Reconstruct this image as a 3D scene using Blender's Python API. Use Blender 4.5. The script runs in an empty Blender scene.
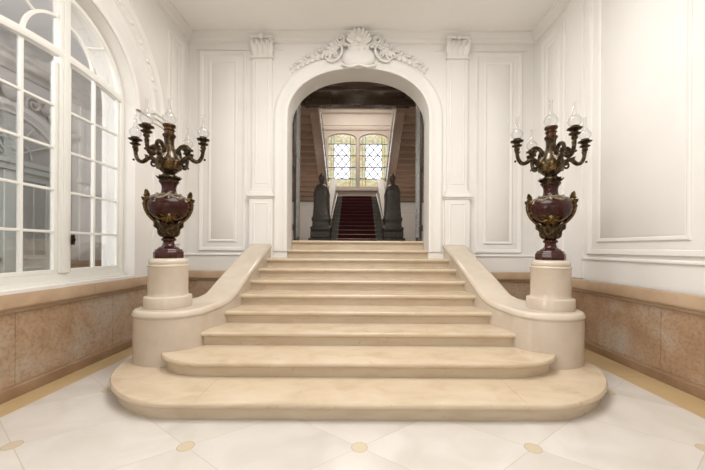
import bpy, bmesh, math, random
from mathutils import Vector, Matrix
random.seed(7)
SC = bpy.context.scene
COL = SC.collection
PI = math.pi
sin, cos = math.sin, math.cos

# ------------------------------------------------------------------ mesh helpers
class MB:
    def __init__(s): s.v = []; s.f = []
    def add(s, vs, fs):
        b = len(s.v); s.v += [tuple(p) for p in vs]; s.f += [tuple(b+i for i in f) for f in fs]
    def box(s, x0, x1, y0, y1, z0, z1):
        s.add([(x0,y0,z0),(x1,y0,z0),(x1,y1,z0),(x0,y1,z0),(x0,y0,z1),(x1,y0,z1),(x1,y1,z1),(x0,y1,z1)],
              [(0,3,2,1),(4,5,6,7),(0,1,5,4),(1,2,6,5),(2,3,7,6),(3,0,4,7)]); return s
    def loft(s, rings, closed=True, cap0=False, cap1=False):
        n = len(rings[0]); vs = [p for r in rings for p in r]; fs = []
        m = n if closed else n-1
        for k in range(len(rings)-1):
            for i in range(m):
                j = (i+1) % n
                fs.append((k*n+i, k*n+j, (k+1)*n+j, (k+1)*n+i))
        if cap0: fs.append(tuple(range(n-1,-1,-1)))
        if cap1: fs.append(tuple((len(rings)-1)*n+i for i in range(n)))
        s.add(vs, fs); return s
    def lathe(s, prof, c=(0,0,0), seg=32, lobes=0, amp=0.0, sx=1, sy=1):
        rings = []
        for r, z in prof:
            ring = []
            for i in range(seg):
                a = 2*PI*i/seg
                q = r*(1+amp*cos(lobes*a)) if lobes else r
                ring.append((c[0]+q*cos(a)*sx, c[1]+q*sin(a)*sy, c[2]+z))
            rings.append(ring)
        s.loft(rings, True, True, True); return s
    def tube(s, path, rad, seg=8, cap=True):
        P = [Vector(p) for p in path]; n = len(P)
        R = rad if isinstance(rad, (list, tuple)) else [rad]*n
        rings = []; up = None
        for i in range(n):
            t = (P[min(i+1,n-1)]-P[max(i-1,0)])
            t = t.normalized() if t.length > 1e-9 else Vector((0,0,1))
            if up is None:
                up = Vector((0,0,1)) if abs(t.z) < .9 else Vector((0,1,0))
            u = up - t*up.dot(t)
            if u.length < 1e-6: u = t.orthogonal()
            u.normalize(); up = u; w = t.cross(u)
            rings.append([P[i]+u*(R[i]*cos(2*PI*k/seg))+w*(R[i]*sin(2*PI*k/seg)) for k in range(seg)])
        s.loft(rings, True, cap, cap); return s
    def ball(s, c, r, seg=12, rings=8, rot=None):
        rx, ry, rz = r if isinstance(r, (list, tuple)) else (r, r, r)
        c = Vector(c); rs = []
        for k in range(rings+1):
            t = PI*k/rings; q = max(sin(t), 1e-3)
            ring = []
            for i in range(seg):
                a = 2*PI*i/seg
                p = Vector((rx*q*cos(a), ry*q*sin(a), -rz*cos(t)))
                if rot: p = rot @ p
                ring.append(c+p)
            rs.append(ring)
        s.loft(rs, True, True, True); return s
    def leaf(s, base, d, nrm, L, W, curl=.35, thick=.012, lobes=5):
        """an acanthus-like leaf: midrib along d from base, curling outward along nrm"""
        base = Vector(base); d = Vector(d).normalized(); nrm = Vector(nrm).normalized()
        side = d.cross(nrm).normalized(); n = 11; top = []; bot = []
        for i in range(n):
            t = i/(n-1)
            w = W*.5*(sin(PI*min(1, t*.82+.18))**.7)*(1+.22*cos(lobes*2*PI*t))*(1 if t < .97 else .4)
            c = base + d*(L*(t - .12*curl*t**3)) + nrm*(L*curl*t*t)
            row = [c-side*w-nrm*w*.25, c-side*w*.5+nrm*w*.12, c+nrm*(thick*.9), c+side*w*.5+nrm*w*.12, c+side*w-nrm*w*.25]
            top.append(row); bot.append([p-nrm*thick for p in row])
        rings = [top[i]+bot[i][::-1] for i in range(n)]
        s.loft(rings, True, True, True); return s
    def frame(s, mp, u0, u1, v0, v1, prof):
        rings = []
        for o, h in prof:
            rings.append([mp(u0+o,v0+o,h), mp(u1-o,v0+o,h), mp(u1-o,v1-o,h), mp(u0+o,v1-o,h)])
        s.loft(rings, True); return s
    def build(s, name, mat=None, parent=None, smooth=35, bevel=0, subsurf=0, loc=None):
        me = bpy.data.meshes.new(name); me.from_pydata(s.v, [], s.f)
        bm = bmesh.new(); bm.from_mesh(me)
        bmesh.ops.recalc_face_normals(bm, faces=bm.faces); bm.to_mesh(me); bm.free()
        if smooth:
            me.polygons.foreach_set('use_smooth', [True]*len(me.polygons))
            me.set_sharp_from_angle(angle=math.radians(smooth))
        me.update()
        o = bpy.data.objects.new(name, me); COL.objects.link(o)
        if mat: me.materials.append(mat)
        if parent: o.parent = parent
        if loc: o.location = loc
        if bevel:
            b = o.modifiers.new('Bevel', 'BEVEL'); b.width = bevel; b.segments = 2; b.limit_method = 'ANGLE'; b.harden_normals = False
        return o

def thing(name, label, cat, loc=(0,0,0), group=None):
    o = bpy.data.objects.new(name, None); COL.objects.link(o); o.location = loc
    o.empty_display_size = .1
    o['label'] = label; o['category'] = cat
    if group: o['group'] = group
    return o
def tag(o, label, cat, group=None):
    o['label'] = label; o['category'] = cat
    if group: o['group'] = group
    return o
def struct(o): o['kind'] = 'structure'; return o
def sempty(name, loc=(0,0,0)):
    o = bpy.data.objects.new(name, None); COL.objects.link(o); o.location = loc; o['kind'] = 'structure'; return o
def copy_tree(o, parent=None):
    c = o.copy(); COL.objects.link(c)
    if parent: c.parent = parent
    for ch in list(o.children): copy_tree(ch, c)
    return c
def mirror_tree(o, parent=None):
    """copy of a thing with its meshes mirrored in x (about its own base)"""
    c = o.copy()
    if o.type == 'MESH':
        me = o.data.copy(); me.transform(Matrix.Diagonal((-1,1,1,1))); me.flip_normals(); c.data = me
    COL.objects.link(c)
    l = o.location.copy(); l.x = -l.x; c.location = l
    if parent: c.parent = parent
    for ch in list(o.children): mirror_tree(ch, c)
    return c
def spiral(c, u, v, r0, r1, turns, a0=0, n=28, sgn=1):
    c, u, v = Vector(c), Vector(u), Vector(v); out = []
    for i in range(n):
        t = i/(n-1); a = a0+sgn*2*PI*turns*t; r = r0+(r1-r0)*t
        out.append(c+u*(r*cos(a))+v*(r*sin(a)))
    return out
def spline(pts, n=8):
    P = [Vector(p) for p in pts]; P = [P[0]*2-P[1]]+P+[P[-1]*2-P[-2]]; out = []
    for k in range(1, len(P)-2):
        for i in range(n):
            t = i/n; a, b, c, d = P[k-1], P[k], P[k+1], P[k+2]
            out.append(.5*((2*b)+(c-a)*t+(2*a-5*b+4*c-d)*t*t+(3*b-a-3*c+d)*t**3))
    out.append(P[-2]); return out

# ------------------------------------------------------------------ materials
def new_mat(name):
    m = bpy.data.materials.new(name); m.use_nodes = True
    nt = m.node_tree; nt.nodes.clear()
    out = nt.nodes.new('ShaderNodeOutputMaterial'); b = nt.nodes.new('ShaderNodeBsdfPrincipled')
    nt.links.new(b.outputs[0], out.inputs[0]); return m, nt, b
def N(nt, t, **k):
    n = nt.nodes.new(t)
    for a, v in k.items(): setattr(n, a, v)
    return n
def mat(name, c1, c2=None, scale=3.0, rough=.5, metal=0.0, detail=6, stretch=(1,1,1), lo=.35, hi=.65, bump=0.0, bscale=40, spec=.5, coat=0.0, world=True):
    m, nt, b = new_mat(name); L = nt.links.new
    b.inputs['Roughness'].default_value = rough; b.inputs['Metallic'].default_value = metal
    b.inputs['Specular IOR Level'].default_value = spec
    if coat: b.inputs['Coat Weight'].default_value = coat; b.inputs['Coat Roughness'].default_value = .12
    c2 = c2 or tuple(x*.93 for x in c1)
    if world:
        g = N(nt, 'ShaderNodeNewGeometry'); src = g.outputs['Position']
    else:
        g = N(nt, 'ShaderNodeTexCoord'); src = g.outputs['Object']
    mp = N(nt, 'ShaderNodeMapping'); mp.inputs['Scale'].default_value = stretch; L(src, mp.inputs[0])
    n = N(nt, 'ShaderNodeTexNoise'); n.inputs['Scale'].default_value = scale; n.inputs['Detail'].default_value = detail
    n.inputs['Roughness'].default_value = .62
    L(mp.outputs[0], n.inputs['Vector'])
    r = N(nt, 'ShaderNodeValToRGB'); r.color_ramp.elements[0].position = lo; r.color_ramp.elements[1].position = hi
    r.color_ramp.elements[0].color = (*c1, 1); r.color_ramp.elements[1].color = (*c2, 1)
    L(n.outputs[0], r.inputs[0]); L(r.outputs[0], b.inputs['Base Color'])
    if bump:
        n2 = N(nt, 'ShaderNodeTexNoise'); n2.inputs['Scale'].default_value = bscale; n2.inputs['Detail'].default_value = 4
        L(src, n2.inputs['Vector'])
        bp = N(nt, 'ShaderNodeBump'); bp.inputs['Strength'].default_value = bump; bp.inputs['Distance'].default_value = .01
        L(n2.outputs[0], bp.inputs['Height']); L(bp.outputs[0], b.inputs['Normal'])
    m['ramp'] = r.name
    return m
M = {}
M['plaster'] = mat('white_plaster', (.80,.775,.74), (.775,.75,.71), 1.4, .75)
M['ceil'] = mat('ceiling_plaster', (.89,.87,.84), (.87,.85,.82), .8, .85)
M['winwhite'] = mat('white_window_paint', (.80,.78,.73), (.78,.76,.71), 3, .35)
M['bronze'] = mat('dark_bronze', (.030,.021,.014), (.19,.12,.05), 30, .36, .9, bump=.6, bscale=60, lo=.46, hi=.74)
M['gilt'] = mat('worn_gilt_bronze', (.21,.13,.045), (.05,.034,.018), 40, .34, 1, bump=.4, bscale=60)
M['patina'] = mat('silvered_bronze', (.13,.105,.075), (.36,.31,.24), 45, .36, .9, bump=.6, bscale=60)
M['copper'] = mat('copper_bronze', (.12,.065,.035), (.05,.03,.018), 30, .33, 1, bump=.3)
M['porphyry'] = mat('red_porphyry', (.022,.004,.0025), (.045,.009,.005), 22, .24, 0, spec=.28)
M['porphyry_base'] = mat('red_marble', (.024,.005,.004), (.065,.013,.010), 26, .16, 0, spec=.4)
M['cream_pier'] = mat('cream_polished_limestone', (.60,.52,.425), (.52,.435,.34), 2.2, .15, detail=8)
M['ledge'] = mat('tan_limestone', (.52,.375,.25), (.41,.275,.17), 2.0, .35, detail=8)
M['basestone'] = mat('brown_limestone', (.34,.215,.125), (.22,.13,.07), 2.5, .32, detail=8)
M['hallbrown'] = mat('brown_painted_wood', (.30,.20,.145), (.25,.165,.115), 1.5, .42)
M['halldark'] = mat('dark_brown_panelling', (.055,.035,.023), (.085,.055,.035), 2, .22)
M['hallcream'] = mat('cream_hall_plaster', (.60,.53,.46), (.56,.49,.42), 1, .7)
M['hallpink'] = mat('pink_beige_plaster', (.54,.455,.40), (.50,.42,.37), 1, .7)
M['greystone'] = mat('dark_grey_stone', (.050,.040,.030), (.09,.074,.057), 9, .4, bump=.3, bscale=25)
M['hallstep'] = mat('grey_green_marble', (.10,.095,.075), (.15,.14,.11), 6, .25)
M['hallrail'] = mat('pale_polished_marble', (.60,.57,.55), (.54,.51,.49), 4, .2)
M['carpet'] = mat('dark_red_carpet', (.085,.013,.014), (.05,.008,.009), 30, .95, bump=.4, bscale=300)
M['iron'] = mat('dark_wrought_iron', (.028,.025,.023), (.045,.04,.036), 20, .35, .6)
M['ironlight'] = mat('worn_bright_iron', (.36,.35,.33), (.25,.24,.22), 20, .3, .6)
M['doorgrey'] = mat('grey_green_door_paint', (.36,.37,.34), (.33,.34,.31), 2, .4)
M['vest'] = mat('grey_plaster', (.47,.44,.42), (.43,.405,.385), 1.2, .7)
M['vestdark'] = mat('grey_plaster_ornament', (.28,.255,.235), (.40,.37,.345), 6, .7)
M['vestceil'] = mat('blue_grey_ceiling', (.66,.69,.76), (.62,.65,.72), 1, .7)
M['brass'] = mat('brass', (.45,.27,.08), (.36,.21,.06), 20, .25, 1)
M['brass_pale'] = mat('pale_brass', (.62,.50,.40), (.55,.43,.33), 20, .35, .8)
M['came'] = mat('lead_came', (.05,.05,.05), (.08,.08,.08), 10, .5)
M['inset'] = None

def marble_steps():
    m, nt, b = new_mat('cream_veined_marble'); L = nt.links.new
    b.inputs['Roughness'].default_value = .17; b.inputs['Specular IOR Level'].default_value = .5
    g = N(nt, 'ShaderNodeNewGeometry')
    mp = N(nt, 'ShaderNodeMapping'); mp.inputs['Scale'].default_value = (1.6, 2.6, 5.5); L(g.outputs['Position'], mp.inputs[0])
    n = N(nt, 'ShaderNodeTexNoise'); n.inputs['Scale'].default_value = 2.1; n.inputs['Detail'].default_value = 9; n.inputs['Distortion'].default_value = .6
    L(mp.outputs[0], n.inputs['Vector'])
    r = N(nt, 'ShaderNodeValToRGB'); e = r.color_ramp.elements
    e[0].position = .25; e[0].color = (.53,.415,.29,1); e[1].position = .75; e[1].color = (.635,.53,.40,1)
    k = e.new(.5); k.color = (.60,.485,.35,1)
    L(n.outputs[0], r.inputs[0])
    # small fossils / pits
    n2 = N(nt, 'ShaderNodeTexNoise'); n2.inputs['Scale'].default_value = 14; n2.inputs['Detail'].default_value = 3
    L(g.outputs['Position'], n2.inputs['Vector'])
    r2 = N(nt, 'ShaderNodeValToRGB'); r2.color_ramp.elements[0].position = .24; r2.color_ramp.elements[1].position = .34
    r2.color_ramp.elements[0].color = (.72,.66,.60,1); r2.color_ramp.elements[1].color = (1,1,1,1)
    L(n2.outputs[0], r2.inputs[0])
    mx = N(nt, 'ShaderNodeMix', data_type='RGBA', blend_type='MULTIPLY'); mx.inputs[0].default_value = .6
    L(r.outputs[0], mx.inputs[6]); L(r2.outputs[0], mx.inputs[7]); L(mx.outputs[2], b.inputs['Base Color'])
    rr = N(nt, 'ShaderNodeMapRange'); rr.inputs[3].default_value = .12; rr.inputs[4].default_value = .26
    L(n.outputs[0], rr.inputs[0]); L(rr.outputs[0], b.inputs['Roughness'])
    return m
M['steps'] = marble_steps()

def wainscot_stone():
    m, nt, b = new_mat('mottled_red_travertine'); L = nt.links.new
    b.inputs['Roughness'].default_value = .3
    g = N(nt, 'ShaderNodeNewGeometry')
    n = N(nt, 'ShaderNodeTexNoise'); n.inputs['Scale'].default_value = 1.5; n.inputs['Detail'].default_value = 10; n.inputs['Roughness'].default_value = .62; n.inputs['Distortion'].default_value = .5
    L(g.outputs['Position'], n.inputs['Vector'])
    r = N(nt, 'ShaderNodeValToRGB'); e = r.color_ramp.elements
    e[0].position = .30; e[0].color = (.32,.185,.105,1); e[1].position = .68; e[1].color = (.52,.44,.36,1)
    k = e.new(.45); k.color = (.44,.29,.18,1); k = e.new(.55); k.color = (.48,.36,.26,1)
    L(n.outputs[0], r.inputs[0])
    n2 = N(nt, 'ShaderNodeTexNoise'); n2.inputs['Scale'].default_value = 34; n2.inputs['Detail'].default_value = 6
    L(g.outputs['Position'], n2.inputs['Vector'])
    r2 = N(nt, 'ShaderNodeValToRGB'); r2.color_ramp.elements[0].position = .3; r2.color_ramp.elements[1].position = .55
    r2.color_ramp.elements[0].color = (.62,.58,.55,1); r2.color_ramp.elements[1].color = (1,1,1,1)
    L(n2.outputs[0], r2.inputs[0])
    mx = N(nt, 'ShaderNodeMix', data_type='RGBA', blend_type='MULTIPLY'); mx.inputs[0].default_value = .65
    L(r.outputs[0], mx.inputs[6]); L(r2.outputs[0], mx.inputs[7]); L(mx.outputs[2], b.inputs['Base Color'])
    return m
M['wainscot'] = wainscot_stone()

TA, TB, TY = 1.169, .826, 2.109
def floor_tiles():
    """pale marble lozenges with thin joints, small round insets and a tan border along the walls"""
    m, nt, b = new_mat('pale_lozenge_tiles'); L = nt.links.new
    b.inputs['Roughness'].default_value = .28
    g = N(nt, 'ShaderNodeNewGeometry'); sp = N(nt, 'ShaderNodeSeparateXYZ'); L(g.outputs['Position'], sp.inputs[0])
    def mth(op, a, c=None):
        n = N(nt, 'ShaderNodeMath', operation=op)
        for i, q in enumerate((a, c)):
            if q is None: continue
            if isinstance(q, (int, float)): n.inputs[i].default_value = q
            else: L(q, n.inputs[i])
        return n.outputs[0]
    u = mth('DIVIDE', sp.outputs[0], TA); v = mth('DIVIDE', mth('SUBTRACT', sp.outputs[1], TY), TB)
    p = mth('ADD', u, v); q = mth('SUBTRACT', u, v)
    def near(x): return mth('ABSOLUTE', mth('SUBTRACT', x, mth('ROUND', x)))
    sc = TA*TB/math.hypot(TA, TB)
    dj = mth('MULTIPLY', mth('MINIMUM', near(p), near(q)), sc)
    joint = mth('LESS_THAN', dj, .0024)
    dx = mth('MULTIPLY', near(u), TA); dy = mth('MULTIPLY', near(v), TB)
    dc = mth('SQRT', mth('ADD', mth('MULTIPLY', dx, dx), mth('MULTIPLY', dy, dy)))
    circ = mth('LESS_THAN', dc, .053)
    ring = mth('LESS_THAN', mth('ABSOLUTE', mth('SUBTRACT', dc, .053)), .003)
    # per-tile tone
    cv = N(nt, 'ShaderNodeCombineXYZ'); L(mth('FLOOR', p), cv.inputs[0]); L(mth('FLOOR', q), cv.inputs[1])
    wn = N(nt, 'ShaderNodeTexWhiteNoise', noise_dimensions='3D'); L(cv.outputs[0], wn.inputs[0])
    n = N(nt, 'ShaderNodeTexNoise'); n.inputs['Scale'].default_value = 2.3; n.inputs['Detail'].default_value = 8; n.inputs['Distortion'].default_value = .8
    ad = N(nt, 'ShaderNodeVectorMath', operation='ADD'); L(g.outputs['Position'], ad.inputs[0]); L(wn.outputs['Color'], ad.inputs[1])
    L(ad.outputs[0], n.inputs['Vector'])
    r = N(nt, 'ShaderNodeValToRGB'); e = r.color_ramp.elements
    e[0].position = .3; e[0].color = (.57,.525,.47,1); e[1].position = .62; e[1].color = (.655,.615,.57,1)
    L(n.outputs[0], r.inputs[0])
    tone = N(nt, 'ShaderNodeMapRange'); tone.inputs[3].default_value = .93; tone.inputs[4].default_value = 1.04
    L(wn.outputs['Value'], tone.inputs[0])
    vm = N(nt, 'ShaderNodeVectorMath', operation='SCALE'); L(r.outputs[0], vm.inputs[0]); L(tone.outputs[0], vm.inputs['Scale'])
    def mix(f, a, c):
        x = N(nt, 'ShaderNodeMix', data_type='RGBA'); L(f, x.inputs[0])
        if isinstance(a, tuple): x.inputs[6].default_value = (*a, 1)
        else: L(a, x.inputs[6])
        if isinstance(c, tuple): x.inputs[7].default_value = (*c, 1)
        else: L(c, x.inputs[7])
        return x.outputs[2]
    c = mix(joint, vm.outputs[0], (.50,.44,.37))
    c = mix(circ, c, (.56,.47,.33)); c = mix(ring, c, (.42,.36,.28))
    bl = mth('LESS_THAN', sp.outputs[0], -2.80); br = mth('GREATER_THAN', sp.outputs[0], 2.74)
    bb = mth('GREATER_THAN', sp.outputs[1], 5.30)
    bord = mth('MAXIMUM', mth('MAXIMUM', bl, br), bb)
    nb = N(nt, 'ShaderNodeTexNoise'); nb.inputs['Scale'].default_value = 3; nb.inputs['Detail'].default_value = 7
    L(g.outputs['Position'], nb.inputs['Vector'])
    rb = N(nt, 'ShaderNodeValToRGB'); rb.color_ramp.elements[0].color = (.47,.33,.165,1); rb.color_ramp.elements[1].color = (.58,.43,.24,1)
    L(nb.outputs[0], rb.inputs[0])
    yj = mth('LESS_THAN', mth('ABSOLUTE', mth('SUBTRACT', mth('DIVIDE', sp.outputs[1], 1.1), mth('ROUND', mth('DIVIDE', sp.outputs[1], 1.1)))), .003)
    bc = mix(yj, rb.outputs[0], (.36,.25,.14))
    c = mix(bord, c, bc)
    L(c, b.inputs['Base Color'])
    return m
M['floor'] = floor_tiles()

def clear_glass(name, tint=(1,1,1), refl=1.0, body=0.0):
    """thin clear glass: see-through with Fresnel reflection"""
    m = bpy.data.materials.new(name); m.use_nodes = True; nt = m.node_tree; nt.nodes.clear(); L = nt.links.new
    out = N(nt, 'ShaderNodeOutputMaterial'); t = N(nt, 'ShaderNodeBsdfTransparent'); t.inputs[0].default_value = (*tint, 1)
    gl = N(nt, 'ShaderNodeBsdfGlossy'); gl.inputs['Roughness'].default_value = .04
    fr = N(nt, 'ShaderNodeFresnel'); fr.inputs[0].default_value = 1.45
    mu = N(nt, 'ShaderNodeMath', operation='MULTIPLY'); mu.inputs[1].default_value = refl; L(fr.outputs[0], mu.inputs[0])
    mx = N(nt, 'ShaderNodeMixShader'); L(mu.outputs[0], mx.inputs[0]); L(t.outputs[0], mx.inputs[1]); L(gl.outputs[0], mx.inputs[2])
    sh = mx.outputs[0]
    if body:
        d = N(nt, 'ShaderNodeBsdfTranslucent'); d.inputs[0].default_value = (.9,.9,.9,1)
        m2 = N(nt, 'ShaderNodeMixShader'); m2.inputs[0].default_value = body; L(sh, m2.inputs[1]); L(d.outputs[0], m2.inputs[2]); sh = m2.outputs[0]
    L(sh, out.inputs[0]); return m
M['pane'] = clear_glass('clear_window_glass', (.96,.97,.97), .55)
M['shade'] = clear_glass('clear_lamp_glass', (.99,.99,.99), .20, .05)
M['greypane'] = clear_glass('grey_vestibule_glass', (.95,.96,.96), .5)
M['darkpane'] = clear_glass('grey_door_glass', (.40,.42,.43), .35)

def stained():
    """stained glass lit by daylight: white lozenge field, mosaic border in yellow, green and pale blue"""
    m = bpy.data.materials.new('daylit_stained_glass'); m.use_nodes = True; nt = m.node_tree; nt.nodes.clear(); L = nt.links.new
    out = N(nt, 'ShaderNodeOutputMaterial')
    tc = N(nt, 'ShaderNodeTexCoord')
    vo = N(nt, 'ShaderNodeTexVoronoi'); vo.inputs['Scale'].default_value = 7.5; L(tc.outputs['Object'], vo.inputs['Vector'])
    sp0 = N(nt, 'ShaderNodeSeparateColor'); L(vo.outputs['Color'], sp0.inputs[0])
    r = N(nt, 'ShaderNodeValToRGB'); r.color_ramp.interpolation = 'CONSTANT'; e = r.color_ramp.elements
    e[0].position = 0; e[0].color = (.88,.72,.34,1); e[1].position = .8; e[1].color = (.66,.78,.72,1)
    k = e.new(.28); k.color = (.90,.86,.66,1); k = e.new(.5); k.color = (.62,.68,.42,1); k = e.new(.62); k.color = (.93,.84,.56,1); k = e.new(.9); k.color = (.78,.58,.38,1)
    L(sp0.outputs[0], r.inputs[0])
    v2 = N(nt, 'ShaderNodeTexVoronoi', feature='DISTANCE_TO_EDGE'); v2.inputs['Scale'].default_value = 7.5; L(tc.outputs['Object'], v2.inputs['Vector'])
    ed = N(nt, 'ShaderNodeMath', operation='LESS_THAN'); ed.inputs[1].default_value = .018; L(v2.outputs[0], ed.inputs[0])
    m1 = N(nt, 'ShaderNodeMix', data_type='RGBA'); L(ed.outputs[0], m1.inputs[0]); L(r.outputs[0], m1.inputs[6]); m1.inputs[7].default_value = (.35,.34,.22,1)
    sp = N(nt, 'ShaderNodeSeparateXYZ'); L(tc.outputs['Object'], sp.inputs[0])
    ax = N(nt, 'ShaderNodeMath', operation='ABSOLUTE'); L(sp.outputs[0], ax.inputs[0])
    ix = N(nt, 'ShaderNodeMath', operation='LESS_THAN'); ix.inputs[1].default_value = .47; L(ax.outputs[0], ix.inputs[0])
    z1 = N(nt, 'ShaderNodeMath', operation='GREATER_THAN'); z1.inputs[1].default_value = .42; L(sp.outputs[2], z1.inputs[0])
    z2 = N(nt, 'ShaderNodeMath', operation='LESS_THAN'); z2.inputs[1].default_value = 2.42; L(sp.outputs[2], z2.inputs[0])
    a = N(nt, 'ShaderNodeMath', operation='MULTIPLY'); L(ix.outputs[0], a.inputs[0]); L(z1.outputs[0], a.inputs[1])
    a2 = N(nt, 'ShaderNodeMath', operation='MULTIPLY'); L(a.outputs[0], a2.inputs[0]); L(z2.outputs[0], a2.inputs[1])
    m2 = N(nt, 'ShaderNodeMix', data_type='RGBA'); L(a2.outputs[0], m2.inputs[0]); L(m1.outputs[2], m2.inputs[6]); m2.inputs[7].default_value = (2.0,2.05,2.15,1)
    em = N(nt, 'ShaderNodeEmission'); em.inputs[1].default_value = STAIN; L(m2.outputs[2], em.inputs[0])
    gl = N(nt, 'ShaderNodeBsdfGlossy'); gl.inputs['Roughness'].default_value = .15
    ms = N(nt, 'ShaderNodeMixShader'); ms.inputs[0].default_value = .04; L(em.outputs[0], ms.inputs[1]); L(gl.outputs[0], ms.inputs[2])
    L(ms.outputs[0], out.inputs[0]); return m
STAIN = 1.0
M['stained'] = stained()
def emit(name, c, s):
    m = bpy.data.materials.new(name); m.use_nodes = True; nt = m.node_tree; nt.nodes.clear()
    out = N(nt, 'ShaderNodeOutputMaterial'); e = N(nt, 'ShaderNodeEmission'); e.inputs[0].default_value = (*c, 1); e.inputs[1].default_value = s
    nt.links.new(e.outputs[0], out.inputs[0]); return m

# ------------------------------------------------------------------ dimensions (metres; camera stands at y = 0)
H = 1.341
XL, XR = -3.04, 3.15            # side walls of the vestibule
YB, YBB = 5.62, 6.05            # wall with the arch, front and back face
YF = -2.6                       # wall behind the camera
ZC = 5.17                       # ceiling
AH, AS, AR = 1.27, 3.655, .90   # arch half width, spring height, rise
WY, WZ, WR = 3.353, 3.22, .853  # left window: centre, spring, frame radius
WY2 = .10                       # centre of its twin, beside the camera
WO = .91                        # its opening at the wall face
XW = -3.19                      # window plane
XO = -3.45                      # outer face of the left wall

# floor, ceiling
struct(MB().box(XL-.1, XR+.1, YF-.1, YB+.1, -.12, 0).build('floor', M['floor'], smooth=0))
struct(MB().box(XL-.5, XR+.3, YF-.3, YBB, ZC, ZC+.15).build('ceiling', M['ceil'], smooth=0))

# ------------------------------------------------------------------ wall with the arch
def arch_pts(off=0.0, n=40, a=AH, zs=AS, r=AR):
    out = []
    for i in range(n+1):
        t = PI*i/n
        # offset the ellipse along its normal
        x = -a*math.copysign(abs(cos(t))**.90, cos(t)); z = r*abs(sin(t))**.90
        nx, nz = math.copysign(abs(x/a)**1.22/a, x), (z/r)**1.22/r; l = math.hypot(nx, nz)
        out.append((x+off*nx/l, zs+z+off*nz/l))
    return out
mb = MB()
ap = arch_pts()
mb.box(XL-.4, -AH, YB, YBB, 0, AS); mb.box(AH, XR+.3, YB, YBB, 0, AS)
for Y in (YB, YBB):
    top = [(x, Y, ZC) for x, z in ap]; bot = [(x, Y, z) for x, z in ap]
    mb.loft([bot, top], closed=False)
mb.loft([[(x, YB, z) for x, z in ap], [(x, YBB, z) for x, z in ap]], closed=False)
mb.box(XL-.4, -AH, YB, YBB, AS, ZC); mb.box(AH, XR+.3, YB, YBB, AS, ZC)
struct(mb.build('wall_back', M['plaster'], smooth=40))

# archivolt: a broad moulded band round the opening, down to the stairs
def band_path(off):
    a = arch_pts(off); x0 = a[0][0]; x1 = a[-1][0]
    return [(x0, 1.28)] + a + [(x1, 1.28)]
prof = [(.0, .0), (.0, .016), (.012, .026), (.05, .030), (.075, .020), (.16, .016), (.185, .026), (.215, .030), (.24, .016), (.25, 0)]
mb = MB()
mb.loft([[(x, YB-h, z) for x, z in band_path(o)] for o, h in prof], closed=False)
struct(mb.build('trim_1', M['plaster'], smooth=50))

# ------------------------------------------------------------------ left wall with its tall arched window
def warch(r, n=32): return [(WY-r*cos(PI*i/n), WZ+r*sin(PI*i/n)) for i in range(n+1)]
def wfull(r): return [(WY-r, ZS)] + warch(r) + [(WY+r, ZS)]
mb = MB(); ZS = .95
ZL = .88                        # below the ledge the wall steps back behind the stone slabs
mb.box(XO, XL-.07, YF-.3, YB, 0, ZL); mb.box(XO, XL, YF-.3, WY2-WO, ZL, ZC); mb.box(XO, XL, WY2+WO, WY-WO, ZL, ZC); mb.box(XO, XL, WY+WO, YB, ZL, ZC)
for W0 in (WY, WY2):
    dy = W0-WY
    mb.box(XO, XL, W0-WO, W0+WO, ZL, ZS-.03)
    for X in (XL, XO):
        a = warch(WO)
        mb.loft([[(X, y+dy, z) for y, z in a], [(X, y+dy, ZC) for y, z in a]], closed=False)
    mb.loft([[(XL, y+dy, z) for y, z in wfull(WO)], [(XW+.03, y+dy, z) for y, z in wfull(WR+.006)], [(XO, y+dy, z) for y, z in wfull(WR+.006)]], closed=False)
struct(mb.build('wall_left', M['plaster'], smooth=40))
# right wall, wall behind the camera (with the tall glazed entrance the daylight comes through)
struct(MB().box(XR, XR+.3, YF-.3, YBB, 0, ZC).build('wall_right', M['plaster'], smooth=0))
mb = MB(); mb.box(XL-.4, -1.3, YF-.3, YF, 0, ZC).box(1.3, XR+.3, YF-.3, YF, 0, ZC).box(-1.3, 1.3, YF-.3, YF, 4.2, ZC)
struct(mb.build('wall_front', M['plaster'], smooth=0))
d = sempty('door_1', (0, YF-.12, 0))
mb = MB(); mb.frame(lambda u,v,h: (u, -h, v), -1.3, 1.3, 0, 4.2, [(0,-.04),(0,.04),(.1,.04),(.1,-.04)]); mb.box(-.07,.07,-.04,.04,.1,4.1).box(-1.2,1.2,-.04,.04,2.9,3.0)
mb.build('door_frame', M['winwhite'], d)
MB().box(-1.2,1.2,-.006,.006,.1,4.1).build('door_pane', M['pane'], d, smooth=0)

# mappings from wall coordinates to the room
mpB = lambda u, v, h: (u, YB-h, v)
mpR = lambda u, v, h: (XR-h, u, v)
mpL = lambda u, v, h: (XL+h, u, v)

# cornice all round (mitred in the corners)
cp = [(0,ZC-.17),(.012,ZC-.17),(.012,ZC-.155),(.03,ZC-.145),(.045,ZC-.11),(.05,ZC-.105),(.05,ZC-.09),(.075,ZC-.065),(.10,ZC-.035),(.11,ZC-.03),(.11,ZC)]
mb = MB()
mb.loft([[(XL+o, YF, z), (XL+o, YB-o, z), (XR-o, YB-o, z), (XR-o, YF, z)] for o, z in cp], closed=False)
struct(mb.build('trim_2', M['plaster'], smooth=35))
# flat frieze moulding under the cornice
fp = [(0,ZC-.30),(.012,ZC-.30),(.02,ZC-.285),(.012,ZC-.27),(0,ZC-.27)]
mb = MB()
mb.loft([[(XL+.14, YB-o, z), (-1.35, YB-o, z)] for o, z in fp], closed=False)
mb.loft([[(1.35, YB-o, z), (XR-.14, YB-o, z)] for o, z in fp], closed=False)
struct(mb.build('trim_3', M['plaster'], smooth=35))

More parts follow.
